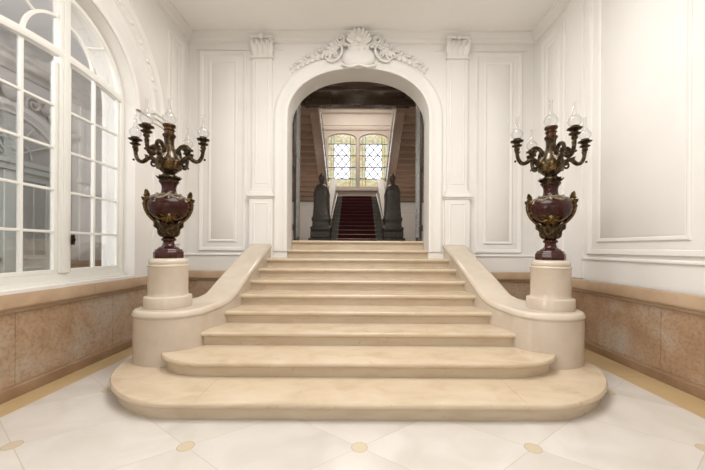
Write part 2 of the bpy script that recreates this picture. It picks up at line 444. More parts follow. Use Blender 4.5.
PP = [(0,0),(0,.016),(.012,.028),(.03,.026),(.05,.010),(.062,.008),(.07,0)]
PI2 = [(0,0),(0,.010),(.010,.018),(.028,.016),(.05,.002),(.05,0)]
n_trim = [4]
def panel(mp, u0, u1, v0, v1, inset=.17, prof=PP, iprof=PI2, raised=.008):
    mb = MB(); mb.frame(mp, u0, u1, v0, v1, prof)
    if inset:
        mb.frame(mp, u0+inset, u1-inset, v0+inset*.95, v1-inset*.95, iprof)
        i = inset+.05
        mb.loft([[mp(u0+i,v0+i*.97,raised*0), mp(u1-i,v0+i*.97,0), mp(u1-i,v1-i*.97,0), mp(u0+i,v1-i*.97,0)],
                 [mp(u0+i+.012,v0+i*.97+.012,raised), mp(u1-i-.012,v0+i*.97+.012,raised), mp(u1-i-.012,v1-i*.97-.012,raised), mp(u0+i+.012,v1-i*.97-.012,raised)]], True, False, True)
    o = struct(mb.build('trim_%d' % n_trim[0], M['plaster'], smooth=35)); n_trim[0] += 1
    return o
k = 5.60/313.33
def bx(px): return (px-356)*k-.03
def bz(py): return H+(248-py)*k
panel(mpB, bx(198), bx(245.5), bz(251.5), bz(51.5))
panel(mpB, bx(474.5), bx(522), bz(252.5), bz(51.5))
# right wall: a narrow panel by the corner, then broad ones
panel(mpR, 4.78, 5.40, 1.27, 4.86, .13)
panel(mpR, 2.80, 4.30, 1.27, 4.80, .17)
panel(mpR, .9, 2.55, 1.27, 4.80, .17)
# left wall narrow panel by the corner
panel(mpL, 4.98, 5.45, 1.27, 4.86, .12)
# dado rails along the plaster (right, left beyond window, back)
rp = [(0,1.19),(.01,1.19),(.022,1.205),(.022,1.22),(.012,1.232),(0,1.235)]
mb = MB()
mb.loft([[(XR-o, YF, z), (XR-o, YB-o, z), (1.95, YB-o, z)] for o, z in rp], closed=False)
struct(mb.build('trim_%d' % n_trim[0], M['plaster'])); n_trim[0] += 1
mb = MB()
mb.loft([[(XL+o, 4.9, z), (XL+o, YB-o, z), (-1.95, YB-o, z)] for o, z in rp], closed=False)
struct(mb.build('trim_%d' % n_trim[0], M['plaster'])); n_trim[0] += 1
# shallow vertical lesene on the right wall between the panels
mb = MB(); mb.box(XR-.028, XR+.02, 4.38, 4.70, .93, ZC-.16)
struct(mb.build('trim_%d' % n_trim[0], M['plaster'], bevel=.008)); n_trim[0] += 1

# archivolt round the window on the left wall, with an impost block and a flat strip beneath
mb = MB()
wp = [(WO+.005,0),(WO+.005,.02),(WO+.03,.035),(WO+.07,.03),(WO+.09,.015),(WO+.34,.015),(WO+.36,.045),(WO+.43,.05),(WO+.46,.03),(WO+.55,.028),(WO+.58,.05),(WO+.62,.04),(WO+.63,0)]
mb.loft([[(XL+h, y, z) for y, z in warch(r, 48)] for r, h in wp], closed=False)
struct(mb.build('trim_%d' % n_trim[0], M['plaster'], smooth=40)); n_trim[0] += 1
mb = MB()
for sy in (-1, 1):
    y0, y1 = (WY+WO+.33, WY+WO+.63) if sy > 0 else (WY-WO-.63, WY-WO-.33)
    mb.box(XL-.01, XL+.03, y0+.02, y1-.02, .93, WZ-.06)
    mb.box(XL-.01, XL+.05, y0, y1, WZ-.06, WZ); mb.box(XL-.01, XL+.075, y0-.02, y1+.02, WZ, WZ+.06); mb.box(XL-.01, XL+.095, y0-.04, y1+.04, WZ+.06, WZ+.10)
struct(mb.build('trim_%d' % n_trim[0], M['plaster'], bevel=.006)); n_trim[0] += 1
# little rosettes and leaves set along the outer archivolt
mb = MB()
for i in range(1, 15):
    a = PI*(.08+.84*i/15); r = WO+.40
    c = Vector((XL+.05, WY-r*cos(a), WZ+r*sin(a)))
    mb.ball(c, (.022,.035,.035)); t = Vector((0, sin(a), cos(a)))
    mb.leaf(c+t*.03, t, (1,0,0), .11, .06, .15); mb.leaf(c-t*.03, -t, (1,0,0), .11, .06, .15)
struct(mb.build('trim_%d' % n_trim[0], M['plaster'])); n_trim[0] += 1

# ------------------------------------------------------------------ stone wainscot
def wains(name, mp, us, end=None):
    """slabs with open joints between a base course and a moulded ledge"""
    u0, u1 = us[0], us[-1]
    w = sempty(name)
    for a, b in zip(us[:-1], us[1:]):
        mb = MB(); p = [mp(a+.002,.10,-.03), mp(b-.002,.10,-.03), mp(b-.002,.77,-.03), mp(a+.002,.77,-.03)]
        q = [mp(a+.002,.10,.0), mp(b-.002,.10,.0), mp(b-.002,.77,.0), mp(a+.002,.77,.0)]
        mb.loft([p, q], True, True, True); mb.build('slab', M['wainscot'], w, smooth=0)
    return w
def course(name, path, prof, material):
    mb = MB(); mb.loft([[path(o) [i] + (z,) for i in range(len(path(o)))] for o, z in prof], closed=False)
    return struct(mb.build(name, material, smooth=35))
XWL, XWR, YWB = XL+.0, XR-.02, YB-.005
wains('trim_20', lambda u,v,h: (XL-.038+h, u, v), [-2.6,-.58,.55,1.68,2.806,3.935,5.06,YB])
wains('trim_21', lambda u,v,h: (XR-.03-h, u, v), [-2.6,-1.3,-.16,.97,2.10,3.233,4.36,YB])
wains('trim_22', lambda u,v,h: (u, YB-.015-h, v), [XL-.038,-1.95])
wains('trim_23', lambda u,v,h: (u, YB-.015-h, v), [1.95,XR-.03])
basep = [(0,0),(.045,0),(.045,.075),(.038,.09),(.03,.094),(.024,.104),(0,.104)]
ledgep = [(0,.745),(.012,.745),(.02,.755),(.02,.77),(.035,.785),(.05,.79),(.05,.80),(.058,.803),(.058,.905),(.05,.92),(0,.925),(-.16,.925)]
pl = lambda o: [(XL-.038+o, YF), (XL-.038+o, YB-.015-o), (-1.95, YB-.015-o)]
pr = lambda o: [(1.95, YB-.015-o), (XR-.03-o, YB-.015-o), (XR-.03-o, YF)]
course('baseboard_left', pl, basep, M['basestone']); course('baseboard_right', pr, basep, M['basestone'])
course('trim_24', pl, ledgep[:-1], M['ledge']); course('trim_25', pr, ledgep[:-1], M['ledge'])
# open joints in the ledge
mb = MB()
for y in (2.22, 3.59, 4.7): mb.box(XL+.016, XL+.0208, y-.0015, y+.0015, .803, .91)
struct(mb.build('trim_26', M['basestone'], smooth=0))
# stone window board
struct(MB().box(XW-.03, XL-.004, WY-WO+.004, WY+WO-.004, .90, .952).build('trim_27', M['plaster'], smooth=0))

# ------------------------------------------------------------------ the arched window itself
w = sempty('window_1', (XW, WY, 0))
def wl(r, n=40): return [(-r, .952)] + [(-r*cos(PI*i/n), WZ+r*sin(PI*i/n)) for i in range(n+1)] + [(r, .952)]
mb = MB()
ro, ri = WR, WR-.055
mb.loft([[(-.035, y, z) for y, z in wl(ro)], [(.035, y, z) for y, z in wl(ro)], [(.035, y, z) for y, z in wl(ri+.012)], [(.022, y, z) for y, z in wl(ri)], [(-.035, y, z) for y, z in wl(ri)]], closed=False)
mb.box(-.034, .0345, -ri+.001, ri-.001, .952, 1.06); mb.box(.03, .07, -ro-.0, ro, .952, .985)
mb.build('window_frame', M['winwhite'], w, bevel=0)
mb = MB(); mb.box(-.03, .045, -.06, .06, 1.06, WZ+ri); mb.box(.04, .06, -.028, .028, 1.06, WZ+ri-.02)
mb.build('mullion', M['winwhite'], w, bevel=.006)
# transom, slightly bowed
mb = MB(); n = 24; rings = []
def ztr(y): return 3.34-.085*(y/.8)**2
for i in range(n+1):
    y = -ri+2*ri*i/n; z = ztr(y)
    rings.append([(-.03,y,z),(.045,y,z),(.055,y,z+.03),(.045,y,z+.075),(-.03,y,z+.075)])
mb.loft(rings, True, True, True); mb.build('transom', M['winwhite'], w)
for sy in (-1, 1):
    mb = MB()
    y0, y1 = (.06, ri) if sy > 0 else (-ri, -.06)
    st = .036
    mb.box(-.02,.02,y0,y0+st,1.06,3.3); mb.box(-.02,.02,y1-st,y1,1.06,3.27); mb.box(-.02,.02,y0+st,y1-st,1.06,1.10)
    mb.build('casement', M['winwhite'], w, bevel=.004)
    MB().box(-.018,.018,sy*.41-.014,sy*.41+.014,1.09,ztr(.41)+.01).build('glazing_bar', M['winwhite'], w, bevel=.004)
    for z in (1.495,1.933,2.372,2.813):
        MB().box(-.016,.016,y0+.02,y1-.02,z-.013,z+.013).build('glazing_bar', M['winwhite'], w, bevel=.004)
    # fanlight: inner half-round and a spoke
    rr = .40; zc = 3.36; mb = MB(); rings = []
    for i in range(15):
        a = PI/2*i/14
        rings.append([(x, sy*(rr+dr)*cos(a), zc+(rr+dr)*sin(a)) for x, dr in ((-.016,-.014),(.016,-.014),(.016,.014),(-.016,.014))])
    mb.loft(rings, True, True, True); mb.build('fanlight_arc', M['winwhite'], w)
    a = math.radians(45); c0 = Vector((0, sy*rr*cos(a), zc+rr*sin(a))); c1 = Vector((0, sy*.80*cos(a), 3.24+.80*sin(a)))
    MB().tube([c0, c1], .014, 6).build('fanlight_spoke', M['winwhite'], w)
    MB().box(-.003,.003,y0+.02,y1-.01,1.09,3.30).build('pane', M['pane'], w, smooth=0)
mb = MB(); pts = [(0, -ri*cos(PI*i/32)*.995, WZ+ri*sin(PI*i/32)*.995) for i in range(33)]
mb.loft([[(0, p[1], max(3.33, p[2])) for p in pts], [(0, p[1], 3.33) for p in pts]], closed=False)
mb.build('fanlight_pane', M['pane'], w, smooth=0)
mb = MB(); mb.box(.045,.07,-.012+.08,.012+.08,1.36,1.47); mb.ball((.075,.08,1.415),(.012,.012,.02))
mb.build('window_catch', M['bronze'], w)

w5 = copy_tree(w); w5.name = 'window_5'; w5.location.y = WY2
struct(MB().box(XW-.03, XL-.004, WY2-WO+.004, WY2+WO-.004, .90, .952).build('trim_28', M['plaster'], smooth=0))

# ------------------------------------------------------------------ the grey vestibule beyond the window
VX = -6.7; VY0, VY1 = -1.4, 8.3; VZ = 5.6
struct(MB().box(VX-.2, XO, VY0, VY1, -.1, 0).build('floor_vestibule', M['vest'], smooth=0))
struct(MB().box(VX-.2, XO, VY0, VY1, VZ, VZ+.1).build('ceiling_vestibule', M['vestceil'], smooth=0))
struct(MB().box(VX-.2, VX, VY0, VY1, 0, VZ).build('wall_vestibule', M['vest'], smooth=0))
struct(MB().box(VX-.2, XO, VY1, VY1+.15, 0, VZ).build('wall_vestibule_end', M['vest'], smooth=0))
struct(MB().box(VX-.2, XO, VY0-.15, VY0, 0, VZ).build('wall_vestibule_near', M['vest'], smooth=0))
mb = MB()
vc = [(0,4.72),(.03,4.72),(.05,4.80),(.12,4.86),(.14,4.95),(.2,5.0),(.2,5.06),(0,5.06)]
mb.loft([[(VX+o, VY0, z), (VX+o, VY1-o, z), (XO, VY1-o, z)] for o, z in vc], closed=False)
vb = [(0,.0),(.05,.0),(.05,.9),(.08,.93),(.08,1.0),(0,1.02)]
struct(mb.build('trim_30', M['vestdark']))
mb = MB(); mb.loft([[(VX+o, 7.0, z), (VX+o, VY1-o, z), (XO, VY1-o, z)] for o, z in vb], closed=False)
struct(mb.build('trim_31', M['basestone']))
DY, DR = 5.98, .98
d = sempty('door_2', (VX, DY, 0))
def da(r, e=0): return [(-r, 0)] + [(-r*cos(PI*i/28), 3.12+(.78+e)*sin(PI*i/28)) for i in range(29)] + [(r, 0)]
mb = MB(); mb.loft([[(0,y,z) for y,z in da(1.21,.25)],[(.09,y,z) for y,z in da(1.19,.23)],[(.10,y,z) for y,z in da(1.08,.12)],[(.05,y,z) for y,z in da(1.02,.05)],[(.05,y,z) for y,z in da(DR)],[(.0,y,z) for y,z in da(DR)]], closed=False)
mb.build('door_surround', M['vest'], d)
mb = MB(); mb.box(.0,.10,-DR,DR,2.80,2.92); mb.box(.0,.13,-DR,DR,2.92,3.02); mb.box(0,.08,-DR,-DR+.12,0,2.8).box(0,.08,DR-.12,DR,0,2.8).box(0,.07,-.10,.10,0,2.8)
mb.build('door_frame', M['doorgrey'], d, bevel=.01)
for sy in (-1, 1):
    a, b = (.10, DR-.12) if sy > 0 else (-DR+.12, -.10)
    mb = MB(); mb.box(.0,.04,a,a+.13,0,2.8).box(0,.04,b-.13,b,0,2.8)
    for q0, q1, q2 in ((0,.22,.04),(.98,1.16,.04),(2.66,2.8,.04),(.22,.98,.025)): mb.box(0,q2,a+.13,b-.13,q0,q1)
    mb.frame(lambda u,v,h: (.025+h,u,v), a+.17, b-.17, .28, .92, [(0,0),(.01,.014),(.04,.012),(.05,.0)])
    lf = mb.build('door_leaf', M['doorgrey'], d, bevel=.005)
    mb = MB(); m_ = (a+b)/2; mb.box(.01,.035,m_-.012,m_+.012,1.16,2.66)
    for z in (1.66,2.16): mb.box(.01,.035,a+.12,b-.12,z-.012,z+.012)
    mb.build('glazing_bar', M['doorgrey'], lf)
    MB().box(.012,.018,a+.12,b-.12,1.15,2.67).build('pane', M['greypane'], lf, smooth=0)
    hy = a+.065 if sy > 0 else b-.065
    mb = MB(); mb.box(.04,.05,hy-.02,hy+.02,1.02,1.14); mb.tube([(.05,hy,1.09),(.09,hy,1.09),(.095,hy+sy*.02,1.09),(.095,hy+sy*.12,1.085)], .012)
    mb.build('door_handle', M['brass'], lf)
mb = MB(); mb.loft([[(.02,y,z) for y,z in da(DR-.09,-.09)[1:-1]], [(.02,y,3.02) for y,z in da(DR-.09)[1:-1]]], closed=False)
mb.build('fanlight_pane', M['greypane'], d, smooth=0)
mb = MB()
for i in range(1, 6):
    a = PI*i/6; mb.tube([(.04,0,3.06),(.04,-.91*cos(a),3.12+.72*sin(a))], .018, 6)
mb.tube([(.04,-.42*cos(PI*i/20),3.08+.34*sin(PI*i/20)) for i in range(21)], .018, 6); mb.box(.0,.08,-.09,.09,3.02,3.85)
mb.build('fanlight_bar', M['doorgrey'], d)
# plaster scrolls over that door
mb = MB()
for sy in (-1, 1):
    mb.tube(spiral((.07,sy*.42,4.22),(0,sy,0),(0,0,1),.02,.17,1.6), [.02+.02*i/27 for i in range(28)], 7)
    mb.tube(spiral((.07,sy*.95,3.98),(0,sy,0),(0,0,1),.02,.12,1.5,1.0), [.02+.014*i/27 for i in range(28)], 7)
    for j in range(7):
        t = j/6; p = (.06, sy*(.25+1.0*t), 4.30-.42*t)
        mb.leaf(p, (0,sy*(.8),.5-.3*t), (1,0,0), .26, .15, .2, .02)
mb.ball((.08,0,4.30),(.09,.17,.20)); mb.build('scroll_ornament', M['vestdark'], d)
# wall pilaster with a little console between door and corner
mb = MB(); mb.box(VX,VX+.06,7.50,7.80,1.0,4.7); mb.box(VX,VX+.14,7.44,7.86,2.86,2.96); mb.box(VX,VX+.10,7.48,7.82,2.55,2.86); mb.ball((VX+.12,7.65,2.7),(.06,.1,.12))
struct(mb.build('trim_32', M['vest'], bevel=.01))

# ------------------------------------------------------------------ staircase
R = .145
stair = thing('staircase', 'broad cream marble staircase rising from the tiled floor through the white arch', 'staircase')
YS = {3:3.336,4:3.725,5:4.105,6:4.49,7:4.878,8:5.265,9:5.65,10:6.03}
def nose_prof(z0, z1, over=.045):
    """(outward offset, height) from the foot of the riser to the tread"""
    return [(-over, z0), (-over, z1-.062), (-over+.012, z1-.052), (-over+.014, z1-.046), (-.006, z1-.044), (0, z1-.036), (.002, z1-.022), (-.002, z1-.008), (-.010, z1)]
def step_round(k, pts):
    """step with a rounded plan: pts = outline (x,y), open at the back, with outward normals"""
    n = len(pts); nor = []
    for i in range(n):
        a = Vector(pts[max(0,i-1)]); b = Vector(pts[min(n-1,i+1)]); t = (b-a).normalized(); nor.append(Vector((t.y, -t.x)))
    mb = MB(); z0 = R*(k-1)-.004 if k > 1 else 0
    rings = []
    for o, z in nose_prof(z0, R*k):
        rings.append([(p[0]+q.x*o, p[1]+q.y*o, z) for p, q in zip(pts, nor)])
    mb.loft(rings, False)
    mb.v += []; b = len(mb.v)
    top = rings[-1]; m = n//2
    mb.add(top, [(i, i+1, n-2-i, n-1-i) for i in range(m-1)] if n % 2 == 0 else [(i, i+1, n-2-i, n-1-i) for i in range(m)])
    return mb.build('step', M['steps'], stair, smooth=40)
# step 1: quarter-round ends sweeping round to the piers
arc = [(1.5+.96*cos(PI/2*i/24)**1.14, 3.36-.96*sin(PI/2*i/24)**1.14) for i in range(25)]    # from side to front
right = [(2.46, 3.80), (2.46,3.58)] + arc
pts = [(-x, y) for x, y in right] + right[::-1]
step_round(1, pts)
arc = [(1.42+.60*cos(PI/2*i/20), 3.30-.44*sin(PI/2*i/20)) for i in range(21)]
right = [(2.02, 3.5)] + arc
step_round(2, [(-x, y) for x, y in right] + right[::-1])
def step_straight(k, y, hw, back, z0=None, z1=None):
    z1 = z1 or R*k; z0 = R*(k-1)-.004 if z0 is None else z0
    mb = MB(); pr = [(y-o, z) for o, z in nose_prof(z0, z1)] + [(back, z1), (back, z0)]
    mb.loft([[(-hw, a, b) for a, b in pr], [(hw, a, b) for a, b in pr]], True, True, True)
    return mb.build('step', M['steps'], stair, smooth=40)
for kk, hw in ((3,1.72),(4,1.64),(5,1.60),(6,1.60),(7,1.60),(8,1.60)):
    step_straight(kk, YS[kk], hw, YS[kk]+.5 if kk < 8 else 5.66)
step_straight(9, 5.645, 1.28, 6.2, z0=R*8-.004)
step_straight(10, 6.02, 1.268, 6.6, z0=R*9-.004, z1=1.481)

for x_, k_, y0_, y1_ in ((-1.28,1,2.41,2.86),(1.30,1,2.41,2.86),(-.55,3,3.345,3.72),(.62,4,3.735,4.1)):
    MB().box(x_-.0012, x_+.0012, y0_, y1_, R*k_-.002, R*k_+.0004).build('joint', M['basestone'], stair, smooth=0)
# solid balustrade: sweeps down the stairs and ends in a broad rounded pier
def zt(y):
    pts = [(3.0,.69),(3.55,.69),(3.75,.715),(3.95,.80),(4.2,.90),(4.54,1.036),(5.54,1.412),(5.8,1.43)]
    for (a, za), (b, zb) in zip(pts[:-1], pts[1:]):
        if a <= y <= b:
            t = (y-a)/(b-a); return za+(zb-za)*t
    return .69
def zts(y): return sum(zt(y+d)*w for d, w in ((-.12,1),(-.06,2),(0,3),(.06,2),(.12,1)))/9 if y < 5.3 else zt(y)
CX, CY, RX, RY = 2.035, 3.42, .372, .31
def balustrade(sx):
    inner, outer = [], []
    for i in range(0, 21):
        a = PI*.5*i/20; y = CY-RY*cos(a)
        inner.append((CX-RX*sin(a), y)); outer.append((CX+RX*sin(a), y))
    # inner face eases from 1.655 to 1.57; outer turns round the back of the pier to the wall of the stair
    tail = [3.48,3.54,3.60,3.65,3.69,3.72,3.745,3.80,3.88,3.97,4.07,4.18,4.3,4.5,4.75,5.0,5.25,5.45,5.56,5.618]
    for y in tail:
        t = min(1, max(0, (y-3.42)/.55)); s = t*t*(3-2*t); inner.append((1.663-.128*s, y))
        if y <= 3.72:
            q = (y-CY)/RY; xo = CX+RX*math.sqrt(max(0, 1-q*q))
        else:
            t = min(1, (y-3.72)/.25); xo = 1.90+.16*(1-t)**3
        outer.append((max(xo, 1.90), y))
    ring = inner[::-1] + outer[1:]          # closed outline
    n = len(ring); nor = []
    for i in range(n):
        a = Vector(ring[i-1]) if i > 0 else Vector(ring[0]); b = Vector(ring[i+1]) if i < n-1 else Vector(ring[-1])
        t = (b-a).normalized(); nor.append(Vector((-t.y, t.x)) * -1)
    # orientation check: first point's normal should point to -x
    if nor[0].x > 0: nor = [-q for q in nor]
    P = [(0,None,.0),(0,-.085,0),(0,-.075,0),(.007,-.066,0),(.011,-.055,0),(.010,-.044,0),(.006,-.036,0),(.004,-.028,0),(-.004,-.014,0),(-.02,-.003,0),(-.035,0,0)]
    rings = []
    for o, dz, _ in P:
        r = []
        for p, q in zip(ring, nor):
            x, y = p[0]+q.x*o, p[1]+(q.y*o if y_ok(p[1]) else 0)
            z = .02 if dz is None else zts(p[1])+dz
            if dz is None: z = .14 if p[1] < 3.8 else .0
            r.append((sx*x, y, z))
        rings.append(r)
    mb = MB(); mb.loft(rings, False)
    top = rings[-1]; m = len(inner)
    # top[i] inner (reversed) pairs with outer
    fs = []
    for i in range(m-1):
        a, b = m-1-i, m-2-i            # inner i, inner i+1
        c, d2 = (m-1+i), (m+i)         # outer i, outer i+1
        f = [a, b, d2, c] if i else [a, b, d2]
        fs.append(tuple(f))
    mb.add(top, fs)
    # end faces at the wall
    mb.add([r[0] for r in rings] + [r[-1] for r in rings], [tuple(list(range(len(rings))) + [2*len(rings)-1-i for i in range(len(rings))])])
    # short foot moulding
    return mb.build('balustrade', M['cream_pier'], stair, smooth=40)
def y_ok(y): return y < 5.5
balustrade(1); balustrade(-1)

# ------------------------------------------------------------------ round pedestals
PX, PY, PZ = 2.112, 3.46, .686
def pedestal(name):
    o = MB().lathe([(.230,0),(.235,.006),(.235,.112),(.231,.120),(.214,.127),(.203,.131),(.198,.145),(.196,.17),(.196,.435),(.199,.445),(.202,.452),(.199,.460),(.190,.463),(.186,.47),(.190,.48),(.190,.50),(.182,.518),(.165,.530),(.14,.534)], seg=64).build(name, M['cream_pier'], smooth=35)
    return o
p1 = pedestal('pedestal'); p1.location = (-PX+.014, PY, PZ)
tag(p1, 'round cream stone pedestal on the left stair pier, by the arched window', 'pedestal')
p2 = p1.copy(); COL.objects.link(p2); p2.location = (PX+.004, PY, PZ)
tag(p2, 'round cream stone pedestal on the right stair pier, by the plain wall', 'pedestal')

# ------------------------------------------------------------------ candelabrum vase
def z_(py): return (258.6-py)*.01105
def candelabrum(name, label, loc):
    c = thing(name, label, 'candelabrum', loc)
    # plinth with cut corners
    def oct(h, k): return [(h-k,-h),(h,-h+k),(h,h-k),(h-k,h),(-h+k,h),(-h,h-k),(-h,-h+k),(-h+k,-h)]
    mb = MB(); rg = []
    for h, kx, z in ((.125,.058,0),(.129,.06,.01),(.129,.06,.06),(.124,.058,.072),(.118,.056,.078),(.118,.056,.086),(.110,.052,.098)):
        rg.append([(x,y,z) for x,y in oct(h,kx)])
    mb.loft(rg, True, True, True); mb.build('plinth', M['porphyry_base'], c, smooth=30)
    MB().lathe([(.11,.092),(.108,.105),(.095,.118),(.075,.128),(.064,.14),(.057,.16),(.054,.178),(.058,.186),(.069,.192),(.073,.202),(.073,.210),(.066,.217),(.056,.222),(.05,.23)], seg=40).build('foot', M['porphyry_base'], c)
    # leafy cup that carries the body
    cup = MB().lathe([(.05,.225),(.072,.232),(.094,.250),(.104,.278),(.104,.315),(.110,.340),(.120,.358),(.122,.366),(.108,.374),(.090,.380),(.084,.392)], seg=48, lobes=12, amp=.05).build('cup', M['bronze'], c)
    mb = MB()
    for i in range(12):
        a = 2*PI*(i+.5)/12; d = Vector((cos(a), sin(a), 0))
        mb.leaf(d*.080+Vector((0,0,.238)), d*.18+Vector((0,0,1)), d, .12, .058, .26, .010); mb.leaf(d*.100+Vector((0,0,.30)), d*.22+Vector((0,0,1)), d, .09, .055, .30, .010)
    mb.build('acanthus', M['bronze'], cup)
    # red body
    MB().lathe([(.078,.38),(.098,.402),(.142,.432),(.178,.47),(.201,.513),(.211,.555),(.211,.59),(.201,.62),(.180,.648),(.150,.675),(.115,.692),(.092,.702),(.078,.715),(.072,.74),(.070,.77),(.074,.795),(.084,.815),(.092,.822),(.092,.832)], seg=56).build('body', M['porphyry'], c)
    # shoulder garland, mask and rim (turned a little towards the stairs)
    q0 = -PI/2+.52
    mb = MB(); n = 6
    for i in range(n):
        a0 = q0+2*PI*i/n; a1 = a0+2*PI/n
        for j in range(13):
            t = j/12; a = a0+(a1-a0)*t; s = sin(PI*t); z = .690-.05*s; r = .120+.060*s
            mb.ball((r*cos(a), r*sin(a), z), .010+.011*s, 7, 5)
        mb.ball((.125*cos(a0), .125*sin(a0), .69), (.018,.018,.018), 8, 6)
        d = Vector((cos(a0), sin(a0), 0)); mb.leaf(d*.150+Vector((0,0,.68)), d*.75+Vector((0,0,-1)), d*1+Vector((0,0,.6)), .07, .045, .05, .007)
    mb.build('garland', M['patina'], c)
    mb = MB(); mb.tube([(.125*cos(2*PI*i/40), .125*sin(2*PI*i/40), .688) for i in range(41)], .010, 6, False)
    for i in range(24):
        a = 2*PI*i/24; mb.leaf((.112*cos(a),.112*sin(a),.695),(cos(a)*1.2,sin(a)*1.2,-.6),(cos(a),sin(a),.8),.055,.026,.1,.006)
    mb.build('shoulder_ring', M['patina'], c)
    for a in (q0, q0+PI):
        d = Vector((cos(a), sin(a), 0)); sd = Vector((-d.y, d.x, 0)); mb = MB()
        b0 = d*.150+Vector((0,0,.448)); up = Vector((0,0,1))+d*.45
        mb.ball(b0+d*.008, (.034,.034,.042), 10, 8)
        mb.ball(b0+d*.036+Vector((0,0,-.006)), (.010,.010,.012), 8, 6)
        mb.ball(b0+d*.032+sd*.012+Vector((0,0,.01)), .006, 6, 5); mb.ball(b0+d*.032-sd*.012+Vector((0,0,.01)), .006, 6, 5)
        for i in range(13):
            t = 2*PI*i/13; q = sd*cos(t)+up*sin(t)
            mb.leaf(b0+q*.024, q, d, .062, .032, .16, .008)
        for s in (-1, 1):
            mb.tube([b0+sd*s*(.03+.0*k2)+q_ for k2, q_ in ((0,Vector((0,0,-.01))),)]*2 if False else spline([b0+sd*s*.03+Vector((0,0,-.015)), b0+sd*s*.075+Vector((0,0,-.03))-d*.012, b0+sd*s*.115+Vector((0,0,.0))-d*.035],5), .012, 6)
        mb.build('mask', M['gilt'], c)
    # side handles: leafy terms that climb the body
    for s in (-1, 1):
        h = Vector((-sin(q0), cos(q0), 0))*s; k2 = Vector((-h.y, h.x, 0)); hp = lambda r, z, o=0: h*r+k2*o+Vector((0,0,z))
        mb = MB()
        path = spline([hp(.098,.372),hp(.138,.41),hp(.178,.458),hp(.207,.515),hp(.221,.572),hp(.216,.63),hp(.202,.665)], 6)
        mb.tube(path, [.013+.009*sin(PI*i/(len(path)-1)) for i in range(len(path))], 9)
        for j in range(14):
            t = j/13; p = path[int(t*(len(path)-1))]
            mb.leaf(p, h*.35+k2*((-1)**j*.8)+Vector((0,0,.55)), h, .05, .03, .2, .006)
        mb.leaf(hp(.195,.655), h*.22+Vector((0,0,1)), k2, .095, .05, .05, .022)
        mb.leaf(hp(.215,.62), h*.75+Vector((0,0,.8)), k2, .055, .035, .05, .018)
        mb.ball(hp(.200,.650), (.024,.026,.030), 10, 8); mb.ball(hp(.198,.700), (.016,.016,.020), 8, 6)
        mb.tube(spiral(hp(.112,.355),h,(0,0,1),.006,.030,1.3), .009, 6)
        mb.build('handle', M['gilt'], c)
    # collar above the neck
    mb = MB(); mb.lathe([(.074,.828),(.098,.834),(.101,.842),(.094,.852),(.082,.858),(.082,.868),(.098,.876),(.104,.886),(.098,.900),(.078,.908),(.066,.915),(.060,.925)], seg=40)
    for i in range(10):
        a = 2*PI*i/10; d = Vector((cos(a), sin(a), 0)); mb.leaf(d*.085+Vector((0,0,.872)), d+Vector((0,0,.25)), (0,0,1), .042, .036, .35, .008)
    mb.build('collar', M['bronze'], c)
    # upper bronze vase with its neck
    vb = MB().lathe([(.058,.918),(.062,.935),(.082,.952),(.105,.975),(.122,1.005),(.128,1.04),(.122,1.075),(.106,1.105),(.084,1.14),(.066,1.175),(.054,1.215),(.048,1.26),(.048,1.295),(.052,1.32),(.060,1.338)], seg=48, lobes=8, amp=.025).build('upper_vase', M['bronze'], c)
    mb = MB()
    for i in range(8):
        a = 2*PI*i/8+PI/8; d = Vector((cos(a), sin(a), 0))
        mb.leaf(d*.113+Vector((0,0,.975)), d*.20+Vector((0,0,1)), d, .105, .085, -.10, .010)
    mb.build('gadroon', M['gilt'], vb)
    mb = MB()
    for i in range(8):
        a = 2*PI*i/8; d = Vector((cos(a), sin(a), 0))
        mb.leaf(d*.127+Vector((0,0,1.075)), d*-.55+Vector((0,0,1)), d, .13, .055, .02, .008)
    mb.build('acanthus', M['patina'], vb)
    # copper nozzle at the top
    MB().lathe([(.052,1.325),(.062,1.338),(.067,1.350),(.060,1.362),(.050,1.368),(.047,1.39),(.050,1.40),(.060,1.408),(.050,1.416),(.048,1.43),(.060,1.442),(.066,1.452),(.064,1.468),(.050,1.472)], seg=32, lobes=8, amp=.03).build('nozzle', M['copper'], c)
    def shade(parent, base, s=1.0):
        pr = [(.036,0),(.046,.008),(.062,.028),(.073,.055),(.072,.080),(.060,.105),(.042,.124),(.029,.140),(.023,.165),(.020,.20),(.0185,.245),(.0185,.285),(.020,.295)]
        m2 = MB(); seg = 24
        rings = [[(base[0]+r*s*cos(2*PI*i/seg), base[1]+r*s*sin(2*PI*i/seg), base[2]+z*s) for i in range(seg)] for r, z in pr]
        rings += [[(base[0]+(r*s-.002)*cos(2*PI*i/seg), base[1]+(r*s-.002)*sin(2*PI*i/seg), base[2]+z*s+.001) for i in range(seg)] for r, z in pr[::-1]]
        m2.loft(rings, True); m2.build('glass_shade', M['shade'], parent, smooth=60)
    shade(c, (0,0,1.468), 1.0)
    # four scrolled arms
    for a in (0, PI/2, PI, -PI/2):
        d = Vector((cos(a), sin(a), 0)); sd = Vector((-d.y, d.x, 0)); zz = lambda r, z: d*r + Vector((0,0,z))
        mb = MB()
        main = spline([zz(.105,1.03),zz(.150,1.07),zz(.195,1.105),zz(.235,1.10),zz(.265,1.075),zz(.30,1.062),zz(.335,1.075),zz(.360,1.115),zz(.372,1.165),zz(.375,1.21)], 5)
        n = len(main); mb.tube(main, [.026-.008*i/(n-1) for i in range(n)], 9)
        arch = spline([zz(.075,1.12),zz(.100,1.185),zz(.135,1.225),zz(.175,1.235),zz(.207,1.215),zz(.214,1.18),zz(.198,1.158),zz(.180,1.165),zz(.178,1.182)], 5)
        n = len(arch); mb.tube(arch, [.023-.008*i/(n-1) for i in range(n)], 8)
        mb.tube(spiral(zz(.165,1.04),d,(0,0,1),.008,.045,1.4,.4), .011, 7)
